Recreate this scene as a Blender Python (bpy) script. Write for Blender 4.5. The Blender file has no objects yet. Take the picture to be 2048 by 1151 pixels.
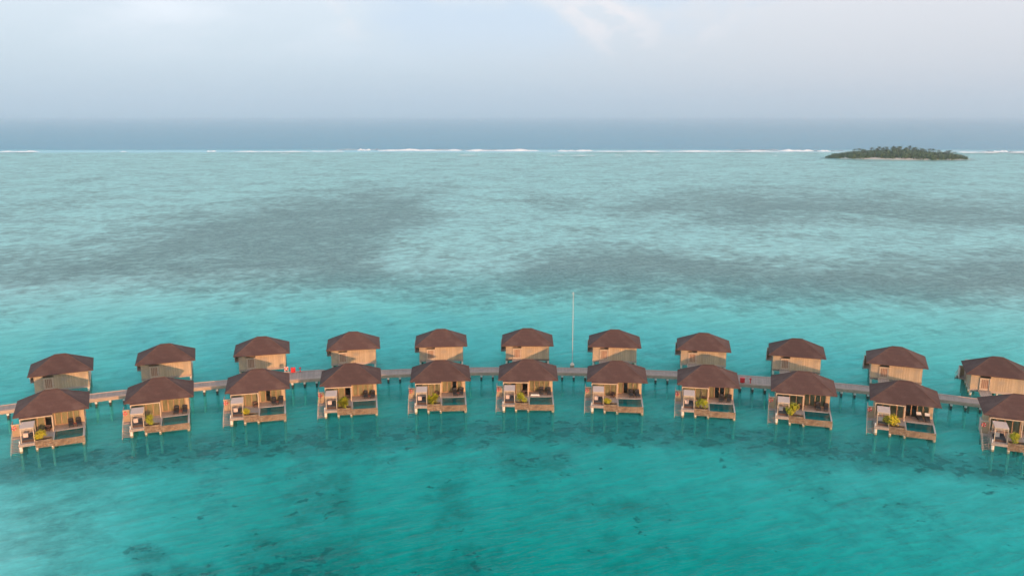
import bpy, math, random
import numpy as np
from mathutils import Vector

random.seed(7)
sc = bpy.context.scene
R = math.radians

# ------------------------------------------------------------------ camera
F_PX, CX, CY, Y_HOR = 1682.47, 1024.0, 575.5, 230.0      # measured on the 2048 px photograph
CAM_H = 50.1
PITCH = math.atan2(CY - Y_HOR, F_PX)
cam = bpy.data.cameras.new('camera'); cam_o = bpy.data.objects.new('camera', cam)
sc.collection.objects.link(cam_o); sc.camera = cam_o
cam.sensor_width = 36.0; cam.lens = F_PX / 2048 * 36
cam.clip_start = 0.5; cam.clip_end = 200000
cam_o.location = (0, 0, CAM_H); cam_o.rotation_euler = (math.pi / 2 - PITCH, 0, 0)

# ------------------------------------------------------------------ sky and sun
SUN_EL, SUN_AZ = R(7.8), R(152.5)          # azimuth clockwise from +Y: behind the camera, to its right
world = bpy.data.worlds.new('World'); sc.world = world; world.use_nodes = True
wn, wl = world.node_tree.nodes, world.node_tree.links
bg = wn['Background']; bg.inputs['Strength'].default_value = 0.15
sky = wn.new('ShaderNodeTexSky'); sky.sky_type = 'NISHITA'; sky.sun_disc = False
sky.sun_elevation = SUN_EL; sky.sun_rotation = SUN_AZ
sky.air_density = 1.0; sky.dust_density = 1.5; sky.ozone_density = 2.0
tc = wn.new('ShaderNodeTexCoord')
def wnode(t, **k):
    n = wn.new(t)
    for a, b in k.items(): setattr(n, a, b)
    return n
def wmix(fac, a, b):
    n = wn.new('ShaderNodeMix'); n.data_type = 'RGBA'
    for s, v in ((0, fac), (6, a), (7, b)):
        if hasattr(v, 'links'): wl.new(v, n.inputs[s])
        else: n.inputs[s].default_value = v
    return n.outputs[2]
def wramp(x, a, b, inv=False):
    n = wn.new('ShaderNodeMapRange'); n.interpolation_type = 'SMOOTHSTEP'
    wl.new(x, n.inputs[0]); n.inputs[1].default_value = a; n.inputs[2].default_value = b
    if inv: n.inputs[3].default_value, n.inputs[4].default_value = 1, 0
    return n.outputs[0]
def wnoise(scale, loc, detail, rough=0.55, dist=0.0):
    m = wn.new('ShaderNodeMapping'); m.inputs['Location'].default_value = loc; m.inputs['Scale'].default_value = scale
    wl.new(tc.outputs['Generated'], m.inputs[0])
    n = wn.new('ShaderNodeTexNoise'); n.inputs['Scale'].default_value = 1; n.inputs['Detail'].default_value = detail
    n.inputs['Roughness'].default_value = rough; n.inputs['Distortion'].default_value = dist
    wl.new(m.outputs[0], n.inputs[0]); return n.outputs[0]
def wmath(a, b):
    n = wn.new('ShaderNodeMath'); n.operation = 'MULTIPLY'; wl.new(a, n.inputs[0]); wl.new(b, n.inputs[1]); return n.outputs[0]
sep = wn.new('ShaderNodeSeparateXYZ'); wl.new(tc.outputs['Generated'], sep.inputs[0])
# humid tropical sky: milky at the horizon, brighter above, warmer towards the sun's side; broken soft cloud
up = wramp(sep.outputs[2], 0.0, 0.22)
side = wramp(sep.outputs[0], -0.25, 0.45)
low = wmix(side, (2.80, 3.40, 3.95, 1), (3.32, 3.36, 3.68, 1))
high = wmix(side, (4.20, 4.38, 4.75, 1), (4.30, 4.18, 4.35, 1))
c1 = wmix(up, low, high)
c1 = wmix(0.10, c1, sky.outputs[0])
CL1, CL2 = (3.1, 4.2, 0.5), (1.62, 7.9, 0.3)
gn = wnoise((3.0, 3.0, 7.0), CL2, 7, 0.54, 0.2)
rim = wmath(wramp(gn, 0.47, 0.505), wramp(gn, 0.505, 0.55, True))                       # sunlit cloud edges
grey = wramp(gn, 0.495, 0.60)
hi = wramp(sep.outputs[2], 0.04, 0.11)
c2 = wmix(hi, c1, wmix(grey, c1, (3.0, 3.62, 4.30, 1)))                                   # blue-grey cloud bases
lit = wramp(wnoise((2.4, 2.4, 5.5), CL1, 6, 0.5, 0.3), 0.50, 0.64)
c2 = wmix(hi, c2, wmix(lit, c2, (4.35, 4.60, 4.95, 1)))
puff = wramp(wnoise((6, 6, 9), (8.94, 6.3, 2.0), 3), 0.48, 0.62)
c2 = wmix(wmath(wmath(hi, rim), puff), c2, (4.40, 4.22, 4.30, 1))
wl.new(c2, bg.inputs['Color'])

sun = bpy.data.lights.new('sun', 'SUN'); sun_o = bpy.data.objects.new('sun', sun); sc.collection.objects.link(sun_o)
sun.energy = 4.1; sun.angle = R(0.6); sun.color = (1.0, 0.51, 0.24)
to_sun = Vector((math.sin(SUN_AZ) * math.cos(SUN_EL), math.cos(SUN_AZ) * math.cos(SUN_EL), math.sin(SUN_EL)))
sun_o.rotation_euler = (-to_sun).to_track_quat('-Z', 'Y').to_euler(); sun_o.location = (60, -100, 120)

sc.view_settings.view_transform = 'Standard'; sc.view_settings.look = 'None'
sc.view_settings.exposure = 0.56; sc.view_settings.gamma = 1.0; sc.view_settings.use_curve_mapping = False
sc.render.engine = 'CYCLES'
sc.cycles.use_denoising = True
sc.cycles.max_bounces = 8; sc.cycles.transparent_max_bounces = 12; sc.cycles.volume_bounces = 3
sc.cycles.sample_clamp_indirect = 4.0

# ------------------------------------------------------------------ helpers
def at(px, py, z=0.0):
    """the point at height z that the photograph shows at pixel (px, py)"""
    a, b = (px - CX) / F_PX, -(py - CY) / F_PX
    d = Vector((a, math.cos(PITCH) + b * math.sin(PITCH), -math.sin(PITCH) + b * math.cos(PITCH)))
    k = (z - CAM_H) / d.z
    return Vector((d.x * k, d.y * k, z))
def link(o, parent=None):
    sc.collection.objects.link(o)
    if parent: o.parent = parent
    return o
def obj(name, mesh, parent=None, loc=None, rz=None):
    o = link(bpy.data.objects.new(name, mesh), parent)
    if loc is not None: o.location = loc
    if rz is not None: o.rotation_euler = (0, 0, rz)
    return o
def empty(name, loc, rz=0.0, label=None, cat=None, group=None):
    o = link(bpy.data.objects.new(name, None)); o.location = loc; o.rotation_euler = (0, 0, rz)
    o.empty_display_size = 0.5
    return tag(o, label, cat, group)
def tag(o, label=None, cat=None, group=None, kind=None):
    for k, v in (('label', label), ('category', cat), ('group', group), ('kind', kind)):
        if v: o[k] = v
    return o

class MB:
    """collects faces; mesh() turns them into one mesh"""
    def __init__(s): s.v, s.f, s.m, s.smooth = [], [], [], False
    def add(s, vs, fs, m=0):
        n = len(s.v); s.v += [tuple(p) for p in vs]
        s.f += [tuple(i + n for i in f) for f in fs]; s.m += [m] * len(fs); return s
    def box(s, x0, x1, y0, y1, z0, z1, m=0):
        return s.hexa([(x0, y0, z0), (x1, y0, z0), (x1, y1, z0), (x0, y1, z0), (x0, y0, z1), (x1, y0, z1), (x1, y1, z1), (x0, y1, z1)], m)
    def hexa(s, p, m=0):
        return s.add(p, [(3, 2, 1, 0), (4, 5, 6, 7), (0, 1, 5, 4), (1, 2, 6, 5), (2, 3, 7, 6), (3, 0, 4, 7)], m)
    def bar(s, a, b, w, h, m=0):
        """a beam of width w and height h from a to b"""
        a, b = Vector(a), Vector(b); d = (b - a).normalized()
        up = Vector((0, 0, 1)) if abs(d.z) < 0.95 else Vector((0, 1, 0))
        sd = d.cross(up).normalized() * w / 2; u = sd.cross(d).normalized() * h / 2
        return s.hexa([a - sd - u, a + sd - u, b + sd - u, b - sd - u, a - sd + u, a + sd + u, b + sd + u, b - sd + u], m)
    def cyl(s, cx, cy, z0, z1, r0, r1=None, n=10, m=0, cap=True):
        r1 = r0 if r1 is None else r1
        vs = [(cx + r * math.cos(2 * math.pi * k / n), cy + r * math.sin(2 * math.pi * k / n), z) for r, z in ((r0, z0), (r1, z1)) for k in range(n)]
        fs = [(k, (k + 1) % n, n + (k + 1) % n, n + k) for k in range(n)]
        if cap: fs += [tuple(range(n - 1, -1, -1)), tuple(range(n, 2 * n))]
        return s.add(vs, fs, m)
    def torus(s, c, R0, r, axis='y', n=20, k=8, m=0):
        vs, fs = [], []
        for i in range(n):
            a = 2 * math.pi * i / n
            for j in range(k):
                b = 2 * math.pi * j / k; q = R0 + r * math.cos(b)
                p = (q * math.cos(a), r * math.sin(b), q * math.sin(a)) if axis == 'y' else (q * math.cos(a), q * math.sin(a), r * math.sin(b))
                vs.append((c[0] + p[0], c[1] + p[1], c[2] + p[2]))
                fs.append((i * k + j, ((i + 1) % n) * k + j, ((i + 1) % n) * k + (j + 1) % k, i * k + (j + 1) % k))
        return s.add(vs, fs, m)
    def mesh(s, name, mats, flip=False, smooth=False):
        me = bpy.data.meshes.new(name)
        v = [(x, -y, z) for x, y, z in s.v] if flip else s.v
        f = [t[::-1] for t in s.f] if flip else s.f
        me.from_pydata(v, [], f)
        for mt in (mats if isinstance(mats, (list, tuple)) else [mats]): me.materials.append(mt)
        if any(s.m): me.polygons.foreach_set('material_index', s.m)
        if smooth: me.polygons.foreach_set('use_smooth', [True] * len(s.f))
        me.update(); return me

# ------------------------------------------------------------------ materials
class NT:
    def __init__(s, name):
        s.mat = bpy.data.materials.new(name); s.mat.use_nodes = True
        s.n, s.l = s.mat.node_tree.nodes, s.mat.node_tree.links
        s.p = s.n['Principled BSDF']; s.out = s.n['Material Output']
    def new(s, t, **k):
        n = s.n.new(t)
        for a, b in k.items(): setattr(n, a, b)
        return n
    def put(s, sock, v):
        if hasattr(v, 'links'): s.l.new(v, sock)
        else: sock.default_value = v
    def mix(s, fac, a, b, blend='MIX'):
        n = s.new('ShaderNodeMix', data_type='RGBA', blend_type=blend)
        for i, v in ((0, fac), (6, a), (7, b)): s.put(n.inputs[i], v)
        return n.outputs[2]
    def math(s, op, a, b=0.0, c=0.0):
        n = s.new('ShaderNodeMath', operation=op)
        for i, v in enumerate((a, b, c)): s.put(n.inputs[i], v)
        return n.outputs[0]
    def step(s, x, a, b, lo=0.0, hi=1.0):
        n = s.new('ShaderNodeMapRange', interpolation_type='SMOOTHSTEP')
        s.put(n.inputs[0], x)
        for i, v in enumerate((a, b, lo, hi)): n.inputs[i + 1].default_value = v
        return n.outputs[0]
    def coord(s, kind='Object', scale=(1, 1, 1), loc=(0, 0, 0), rot=(0, 0, 0)):
        t = s.new('ShaderNodeTexCoord'); m = s.new('ShaderNodeMapping')
        m.inputs['Scale'].default_value = scale; m.inputs['Location'].default_value = loc; m.inputs['Rotation'].default_value = rot
        s.l.new(t.outputs[kind], m.inputs[0]); return m.outputs[0]
    def slant(s, deg, stretch, loc=(0, 0, 0)):
        """object coordinates turned by deg about z, then squeezed along the new x"""
        a = s.coord('Object', rot=(0, 0, R(-deg)), loc=loc); m = s.new('ShaderNodeMapping'); m.inputs['Scale'].default_value = (stretch, 1, 1)
        s.l.new(a, m.inputs[0]); return m.outputs[0]
    def noise(s, vec, scale, detail=3, rough=0.55, dist=0.0):
        n = s.new('ShaderNodeTexNoise'); s.l.new(vec, n.inputs['Vector'])
        n.inputs['Scale'].default_value = scale; n.inputs['Detail'].default_value = detail
        n.inputs['Roughness'].default_value = rough; n.inputs['Distortion'].default_value = dist
        return n.outputs[0]
    def bump(s, h, strength, distance, normal=None):
        n = s.new('ShaderNodeBump'); n.inputs['Strength'].default_value = strength; n.inputs['Distance'].default_value = distance
        s.l.new(h, n.inputs['Height'])
        if normal: s.l.new(normal, n.inputs['Normal'])
        return n.outputs[0]
    def attr(s, name):
        return s.new('ShaderNodeAttribute', attribute_name=name).outputs['Fac']
    def fin(s, col=None, rough=0.7, normal=None, spec=0.3):
        if col is not None: s.put(s.p.inputs['Base Color'], col)
        s.put(s.p.inputs['Roughness'], rough); s.p.inputs['Specular IOR Level'].default_value = spec
        if normal: s.l.new(normal, s.p.inputs['Normal'])
        return s.mat
def rgb(r, g, b): return (r, g, b, 1)
def rnd(m, amount, col):
    """a little difference from object to object"""
    oi = m.new('ShaderNodeObjectInfo')
    return m.mix(1.0, col, m.mix(oi.outputs['Random'], rgb(1 - amount, 1 - amount, 1 - amount), rgb(1 + amount, 1 + amount * 0.9, 1 + amount * 0.8)), 'MULTIPLY')

def mat_boards(name, c0, c1, c2, w=0.14, axis='v'):
    """weathered timber boards; axis v: vertical boards, h: horizontal, y: boards along y"""
    m = NT(name); t = m.new('ShaderNodeTexCoord'); sp = m.new('ShaderNodeSeparateXYZ'); m.l.new(t.outputs['Object'], sp.inputs[0])
    if axis == 'v': u = m.math('ADD', sp.outputs[0], sp.outputs[1])
    elif axis == 'h': u = sp.outputs[2]
    elif axis == 'y': u = sp.outputs[0]
    else: u = sp.outputs[1]
    k = m.math('DIVIDE', u, w); fl = m.math('FLOOR', k); fr = m.math('FRACT', k)
    wn_ = m.new('ShaderNodeTexWhiteNoise', noise_dimensions='1D'); m.l.new(fl, wn_.inputs['W'])
    stretch = {'v': (3, 3, .35), 'h': (.35, .35, 3), 'y': (3, .35, 3), 'x': (.35, 3, 3)}[axis]
    gr = m.noise(m.coord('Object', stretch), 4, 4, 0.6)
    big = m.noise(m.coord('Object'), 0.5, 3)
    col = m.mix(wn_.outputs[0], c0, c1)
    col = m.mix(m.step(gr, 0.45, 0.75), col, c2)
    col = m.mix(m.step(big, 0.5, 0.72), col, c2)
    gap = m.math('LESS_THAN', fr, 0.14)
    col = m.mix(m.math('MULTIPLY', gap, 0.75), col, rgb(.05, .04, .03))
    h = m.math('SUBTRACT', gr, m.math('MULTIPLY', gap, 2.0))
    return m.fin(rnd(m, .06, col), 0.75, m.bump(h, 0.4, 0.02))
M = {}
M['cladding'] = mat_boards('timber_cladding', rgb(.46, .34, .215), rgb(.60, .47, .32), rgb(.41, .34, .26), .17, 'v')
M['screen'] = mat_boards('screen_boards', rgb(.42, .28, .17), rgb(.48, .35, .22), rgb(.32, .26, .19), .13, 'h')
M['deck'] = mat_boards('deck_boards', rgb(.36, .29, .25), rgb(.44, .36, .31), rgb(.28, .25, .24), .14, 'y')
M['deck2'] = mat_boards('terrace_boards', rgb(.46, .34, .28), rgb(.54, .41, .34), rgb(.34, .29, .27), .14, 'x')
def mat_plain(name, c0, c1, rough=0.6, scale=3.0, bump=0.15, spec=0.3):
    m = NT(name); n = m.noise(m.coord('Object'), scale, 5, .6)
    return m.fin(rnd(m, .04, m.mix(m.step(n, .35, .7), c0, c1)), rough, m.bump(n, bump, 0.02), spec)
M['trim'] = mat_plain('pale_timber_trim', rgb(.55, .45, .34), rgb(.42, .34, .26), .65)
M['frame'] = mat_plain('window_frame_timber', rgb(.44, .28, .17), rgb(.34, .22, .14), .6)
M['slat'] = mat_plain('silvered_slats', rgb(.56, .46, .41), rgb(.46, .38, .34), .75, 5)
M['door'] = mat_boards('door_slats', rgb(.36, .19, .12), rgb(.44, .25, .16), rgb(.27, .16, .11), .16, 'v')
M['dark'] = mat_plain('dark_wicker', rgb(.022, .020, .022), rgb(.04, .036, .036), .6, 20, .5)
M['brown'] = mat_plain('brown_rattan', rgb(.09, .05, .04), rgb(.06, .035, .03), .65, 20, .5)
M['cushion'] = mat_plain('cream_canvas', rgb(.62, .50, .43), rgb(.54, .42, .36), .85, 6, .2)
M['navy'] = mat_plain('charcoal_canvas', rgb(.045, .05, .06), rgb(.06, .062, .07), .85, 6, .2)
M['towel'] = mat_plain('white_towel', rgb(.82, .81, .78), rgb(.74, .72, .69), .9, 8, .3)
M['red'] = mat_plain('red_paint', rgb(.62, .015, .02), rgb(.5, .012, .02), .4, 4, .05, .5)
M['red2'] = mat_plain('red_timber', rgb(.24, .06, .045), rgb(.18, .05, .04), .5, 4, .1)
M['white'] = mat_plain('white_paint', rgb(.78, .77, .74), rgb(.66, .65, .62), .5, 3, .05)
M['mast'] = mat_plain('galvanised_mast', rgb(.46, .46, .45), rgb(.40, .40, .39), .5, 3, .05)
M['soil'] = mat_plain('planter_soil', rgb(.07, .045, .03), rgb(.045, .03, .02), .95, 9, .6)
M['coping'] = mat_plain('pool_coping_stone', rgb(.42, .39, .36), rgb(.34, .31, .29), .7, 5)
M['metal'] = mat_plain('brushed_steel', rgb(.5, .5, .5), rgb(.4, .4, .4), .35, 8, .05, .5)

def mat_roof():
    m = NT('roof_shingles'); t = m.new('ShaderNodeTexCoord'); sp = m.new('ShaderNodeSeparateXYZ'); m.l.new(t.outputs['Object'], sp.inputs[0])
    c = m.math('DIVIDE', sp.outputs[2], 0.11); fr = m.math('FRACT', c); fl = m.math('FLOOR', c)
    wn_ = m.new('ShaderNodeTexWhiteNoise', noise_dimensions='1D'); m.l.new(fl, wn_.inputs['W'])
    n1 = m.noise(m.coord('Object', (1, 1, 2)), 5, 4, .65); n2 = m.noise(m.coord('Object'), .45, 3)
    col = m.mix(m.step(n1, .3, .75), rgb(.070, .040, .037), rgb(.106, .060, .053))
    col = m.mix(m.math('MULTIPLY', wn_.outputs[0], .45), col, rgb(.058, .036, .034))
    col = m.mix(m.step(n2, .45, .70, 0, .7), col, rgb(.125, .082, .072))
    col = m.mix(m.math('MULTIPLY', m.math('LESS_THAN', fr, .16), .4), col, rgb(.05, .03, .025))
    return m.fin(rnd(m, .12, col), .85, m.bump(m.math('ADD', fr, m.math('MULTIPLY', n1, .6)), .5, .03), .2)
M['roof'] = mat_roof()
M['fascia'] = mat_plain('roof_edge', rgb(.12, .065, .05), rgb(.09, .055, .045), .8, 3)

def mat_stone():
    m = NT('coral_stone_facing'); v = m.new('ShaderNodeTexVoronoi', feature='F1'); m.l.new(m.coord('Object', (2.6, 2.6, 4.6)), v.inputs['Vector'])
    v.inputs['Scale'].default_value = 1.0; v.inputs['Randomness'].default_value = .9
    e = m.new('ShaderNodeTexVoronoi', feature='DISTANCE_TO_EDGE'); m.l.new(m.coord('Object', (2.6, 2.6, 4.6)), e.inputs['Vector']); e.inputs['Scale'].default_value = 1.0
    e.inputs['Randomness'].default_value = .9
    sepc = m.new('ShaderNodeSeparateColor'); m.l.new(v.outputs['Color'], sepc.inputs[0])
    n = m.noise(m.coord('Object'), 7, 4, .6)
    col = m.mix(sepc.outputs[0], rgb(.30, .21, .135), rgb(.14, .095, .065))
    col = m.mix(m.step(sepc.outputs[1], .55, .8), col, rgb(.28, .225, .17))
    col = m.mix(m.step(n, .5, .75), col, rgb(.2, .15, .1))
    j = m.step(e.outputs['Distance'], .0, .09)
    col = m.mix(j, rgb(.10, .075, .05), col)
    return m.fin(rnd(m, .06, col), .85, m.bump(m.math('ADD', j, n), .6, .05))
M['stone'] = mat_stone()

def mat_pile():
    m = NT('pile_concrete'); t = m.new('ShaderNodeTexCoord'); sp = m.new('ShaderNodeSeparateXYZ'); m.l.new(t.outputs['Object'], sp.inputs[0])
    n = m.noise(m.coord('Object'), 3, 4, .6)
    z = m.math('ADD', sp.outputs[2], m.math('MULTIPLY', n, -.35))
    col = m.mix(m.step(n, .35, .7), rgb(.78, .72, .62), rgb(.64, .56, .46))
    col = m.mix(m.step(z, .05, .28, 1, 0), col, rgb(.26, .24, .17))         # weed and rust round the waterline
    col = m.mix(m.step(sp.outputs[2], -.45, -.1), rgb(.30, .31, .26), col)                # crusted below
    return m.fin(col, .7, m.bump(n, .2, .03))
M['pile'] = mat_pile()
def mat_jpile():
    m = NT('jetty_pile'); n = m.noise(m.coord('Object'), 3, 4, .6); t = m.new('ShaderNodeTexCoord'); sp = m.new('ShaderNodeSeparateXYZ'); m.l.new(t.outputs['Object'], sp.inputs[0])
    return m.fin(m.mix(m.step(sp.outputs[2], -.5, -.1), rgb(.66, .65, .58), m.mix(m.step(n, .35, .7), rgb(.085, .075, .06), rgb(.045, .045, .04))), .8, m.bump(n, .4, .04))
M['jpile'] = mat_jpile()

def mat_glass():
    m = NT('window_glass'); fr = m.new('ShaderNodeFresnel'); fr.inputs[0].default_value = 1.5
    tr = m.new('ShaderNodeBsdfTransparent'); tr.inputs[0].default_value = rgb(.82, .86, .84)
    gl = m.new('ShaderNodeBsdfGlossy'); gl.inputs['Roughness'].default_value = .02
    ms = m.new('ShaderNodeMixShader'); m.l.new(fr.outputs[0], ms.inputs[0]); m.l.new(tr.outputs[0], ms.inputs[1]); m.l.new(gl.outputs[0], ms.inputs[2])
    m.l.new(ms.outputs[0], m.out.inputs[0]); return m.mat
M['glass'] = mat_glass()
def mat_curtain():
    m = NT('curtain_fabric'); n = m.noise(m.coord('Object', (9, 9, .4)), 1.0, 3)
    return m.fin(rnd(m, .08, m.mix(m.step(n, .35, .65), rgb(.70, .60, .42), rgb(.50, .42, .28))), .9, m.bump(n, .5, .06))
M['curtain'] = mat_curtain()
M['room'] = mat_plain('room_finish', rgb(.30, .24, .19), rgb(.24, .19, .15), .8)
def mat_tile():
    m = NT('pool_mosaic'); n = m.noise(m.coord('Object'), 6, 3)
    return m.fin(m.mix(m.step(n, .3, .7), rgb(.005, .38, .37), rgb(.01, .46, .44)), .4)
M['tile'] = mat_tile()
def mat_pool():
    m = NT('pool_water'); nrm = m.bump(m.noise(m.coord('Object'), 2.2, 2), .25, .02)
    fr = m.new('ShaderNodeFresnel'); fr.inputs[0].default_value = 1.33; m.l.new(nrm, fr.inputs['Normal'])
    tr = m.new('ShaderNodeBsdfTransparent'); tr.inputs[0].default_value = rgb(.25, .88, .88)
    gl = m.new('ShaderNodeBsdfGlossy'); gl.inputs['Roughness'].default_value = .01; m.l.new(nrm, gl.inputs['Normal'])
    ms = m.new('ShaderNodeMixShader'); m.l.new(fr.outputs[0], ms.inputs[0]); m.l.new(tr.outputs[0], ms.inputs[1]); m.l.new(gl.outputs[0], ms.inputs[2])
    m.l.new(ms.outputs[0], m.out.inputs[0]); return m.mat
M['pool'] = mat_pool()
def mat_leaf(name, a, b, c):
    m = NT(name); n = m.noise(m.coord('Object'), 1.3, 2); oi = m.new('ShaderNodeNewGeometry')
    col = m.mix(oi.outputs['Random Per Island'], a, b); col = m.mix(m.step(n, .5, .7), col, c)
    m.p.inputs['Transmission Weight'].default_value = 0.0
    return m.fin(rnd(m, .12, col), .55, None, .3)
M['leaf'] = mat_leaf('shrub_leaves', rgb(.22, .25, .015), rgb(.42, .40, .02), rgb(.15, .20, .02))
M['leaf2'] = mat_leaf('shrub_leaves_gold', rgb(.38, .34, .015), rgb(.56, .47, .025), rgb(.24, .25, .02))
M['stem'] = mat_plain('woody_stem', rgb(.12, .085, .05), rgb(.09, .06, .04), .9)
M['frond'] = mat_leaf('palm_fronds', rgb(.045, .075, .028), rgb(.075, .10, .04), rgb(.04, .06, .025))
M['bush'] = mat_leaf('island_foliage', rgb(.032, .070, .020), rgb(.075, .110, .032), rgb(.045, .080, .024))
M['trunk'] = mat_plain('palm_trunk', rgb(.16, .13, .10), rgb(.11, .09, .07), .9)

# ------------------------------------------------------------------ the lagoon: depth and reef over a polar map
def polar(x, y):
    """map coordinates of ground points: bearing and closeness, both in photo-like units"""
    r = np.hypot(x, y); return np.arctan2(x, y) * F_PX, CAM_H / np.maximum(r, 1) * F_PX
def pmap(pts):
    out = []
    for px, py in pts:
        g = at(px, py); a, b = polar(np.array(g.x), np.array(g.y)); out.append((float(a), float(b)))
    return np.array(out)
def sdf(P, poly):
    """signed distance (inside negative) of points P (n,2) to a polygon"""
    d = np.full(len(P), 1e9); ins = np.zeros(len(P), bool); n = len(poly)
    for i in range(n):
        a, b = poly[i], poly[(i + 1) % n]; e = b - a; w = P - a
        t = np.clip((w @ e) / (e @ e), 0, 1); q = w - t[:, None] * e
        d = np.minimum(d, np.hypot(q[:, 0], q[:, 1]))
        c = ((a[1] <= P[:, 1]) & (P[:, 1] < b[1])) | ((b[1] <= P[:, 1]) & (P[:, 1] < a[1]))
        xx = a[0] + (P[:, 1] - a[1]) / (e[1] if e[1] else 1e-9) * e[0]
        ins ^= c & (P[:, 0] < xx)
    return np.where(ins, -d, d)
REEF = [  # (strength, softness, outline)
    (0.73, 56, [(-200, 600), (-200, 520), (60, 478), (180, 462), (290, 430), (400, 398), (560, 372), (740, 352), (905, 358), (935, 384), (870, 402), (905, 425), (900, 448), (820, 470), (770, 500), (790, 520), (1000, 515), (1060, 540), (1060, 585), (800, 594), (420, 578), (150, 570), (0, 590)]),
    (0.75, 50, [(990, 395), (1060, 378), (1250, 384), (1400, 358), (1620, 360), (1800, 372), (2250, 385), (2250, 470), (1900, 462), (1700, 448), (1500, 462), (1380, 446), (1200, 432), (1090, 418)]),
    (0.76, 46, [(1060, 500), (1110, 474), (1290, 470), (1430, 488), (1640, 505), (1850, 492), (2250, 470), (2250, 606), (1900, 604), (1500, 604), (1200, 592), (1000, 580), (820, 545), (860, 524), (1010, 522)]),
    (0.54, 28, [(-200, 405), (0, 392), (150, 378), (330, 372), (400, 388), (240, 408), (100, 432), (0, 455), (-200, 480)]),
    (0.52, 22, [(-200, 362), (0, 350), (200, 338), (430, 338), (480, 350), (300, 364), (120, 372), (-200, 392)]),
    (0.35, 10, [(-200, 330), (300, 322), (900, 316), (1500, 318), (2250, 322), (2250, 312), (1000, 308), (-200, 312)]),
]
def bell(P, c, sx, sy):
    c = pmap([c])[0]; return np.exp(-((P[:, 0] - c[0]) / sx) ** 2 - ((P[:, 1] - c[1]) / sy) ** 2)
def lagoon(x, y):
    """reef cover and water depth (0 shallow .. 1 deep channel) and open ocean share"""
    a, b = polar(x, y); P = np.stack([a, b], 1)
    reef = np.zeros(len(P))
    for s, soft, pl in REEF:
        d = sdf(P, pmap(pl)); reef = np.maximum(reef, s * np.clip(.5 - d / (2 * soft), 0, 1))
    r = np.hypot(x - .6, y + 26.4)
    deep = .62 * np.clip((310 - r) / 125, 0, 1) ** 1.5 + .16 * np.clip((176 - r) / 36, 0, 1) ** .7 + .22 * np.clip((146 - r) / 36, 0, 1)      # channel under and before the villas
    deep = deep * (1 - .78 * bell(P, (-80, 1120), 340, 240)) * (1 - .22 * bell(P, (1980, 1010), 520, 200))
    reef = np.maximum(reef, .88 * np.clip(1.2 - abs(r - 164) / 9, 0, 1))   # brown fringe under the deck posts, painted darker in place of villa reflections
    reef = np.maximum(reef, .18 + .17 * np.clip((np.hypot(x, y) - 236) / 70, 0, 1))
    reef = np.maximum(reef, .34 * bell(P, (60, 1040), 240, 170))     # thin cover over the whole reef flat
    for c, sx, sy, s in (((380, 1100), 60, 28, .85), ((285, 1060), 36, 22, .85), ((290, 1108), 36, 18, .8), ((600, 1085), 150, 75, .74), ((640, 940), 90, 80, .6), ((930, 1085), 110, 70, .64), ((760, 880), 60, 30, .5), ((1570, 1070), 60, 30, .4), ((1300, 1020), 220, 60, .34), ((1760, 960), 200, 60, .32), ((1080, 880), 120, 40, .6), ((1560, 870), 160, 36, .6), ((1250, 960), 160, 40, .45), ((900, 960), 60, 90, .5), ((420, 960), 40, 60, .45), ((520, 1030), 60, 20, .6)):
        reef = np.maximum(reef, s * bell(P, c, sx * 1.3, sy * 1.3))
    yy = y + .02 * abs(x)
    ocean = np.clip((yy - 1215) / 60, 0, 1)
    return reef, deep, ocean
def polar_sheet(name, radii, z, mat):
    ang = sorted(set([round(t, 3) for t in list(np.arange(-42, 42.01, .35)) + list(np.arange(45, 316, 5))]))
    na = len(ang); A = np.radians(ang); Rr = np.array(radii)
    X = (Rr[:, None] * np.sin(A)).ravel(); Y = (Rr[:, None] * np.cos(A)).ravel()
    X = np.append(X, 0.0); Y = np.append(Y, 0.0)
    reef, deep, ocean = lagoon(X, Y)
    Z = z(X, Y, deep, ocean) if callable(z) else np.full(len(X), z)
    fs = []
    for i in range(len(Rr) - 1):
        for j in range(na):
            k = (j + 1) % na; fs.append((i * na + j, (i + 1) * na + j, (i + 1) * na + k, i * na + k))
    c = len(X) - 1
    for j in range(na): fs.append((c, j, (j + 1) % na))
    fs = [f[::-1] for f in fs]
    me = bpy.data.meshes.new(name); me.from_pydata(list(zip(X.tolist(), Y.tolist(), Z.tolist())), [], fs)
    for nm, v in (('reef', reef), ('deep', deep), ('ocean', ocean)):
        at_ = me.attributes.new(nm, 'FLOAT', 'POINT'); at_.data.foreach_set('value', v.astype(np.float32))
    me.materials.append(mat); me.polygons.foreach_set('use_smooth', [True] * len(fs)); me.update(); return me

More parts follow.
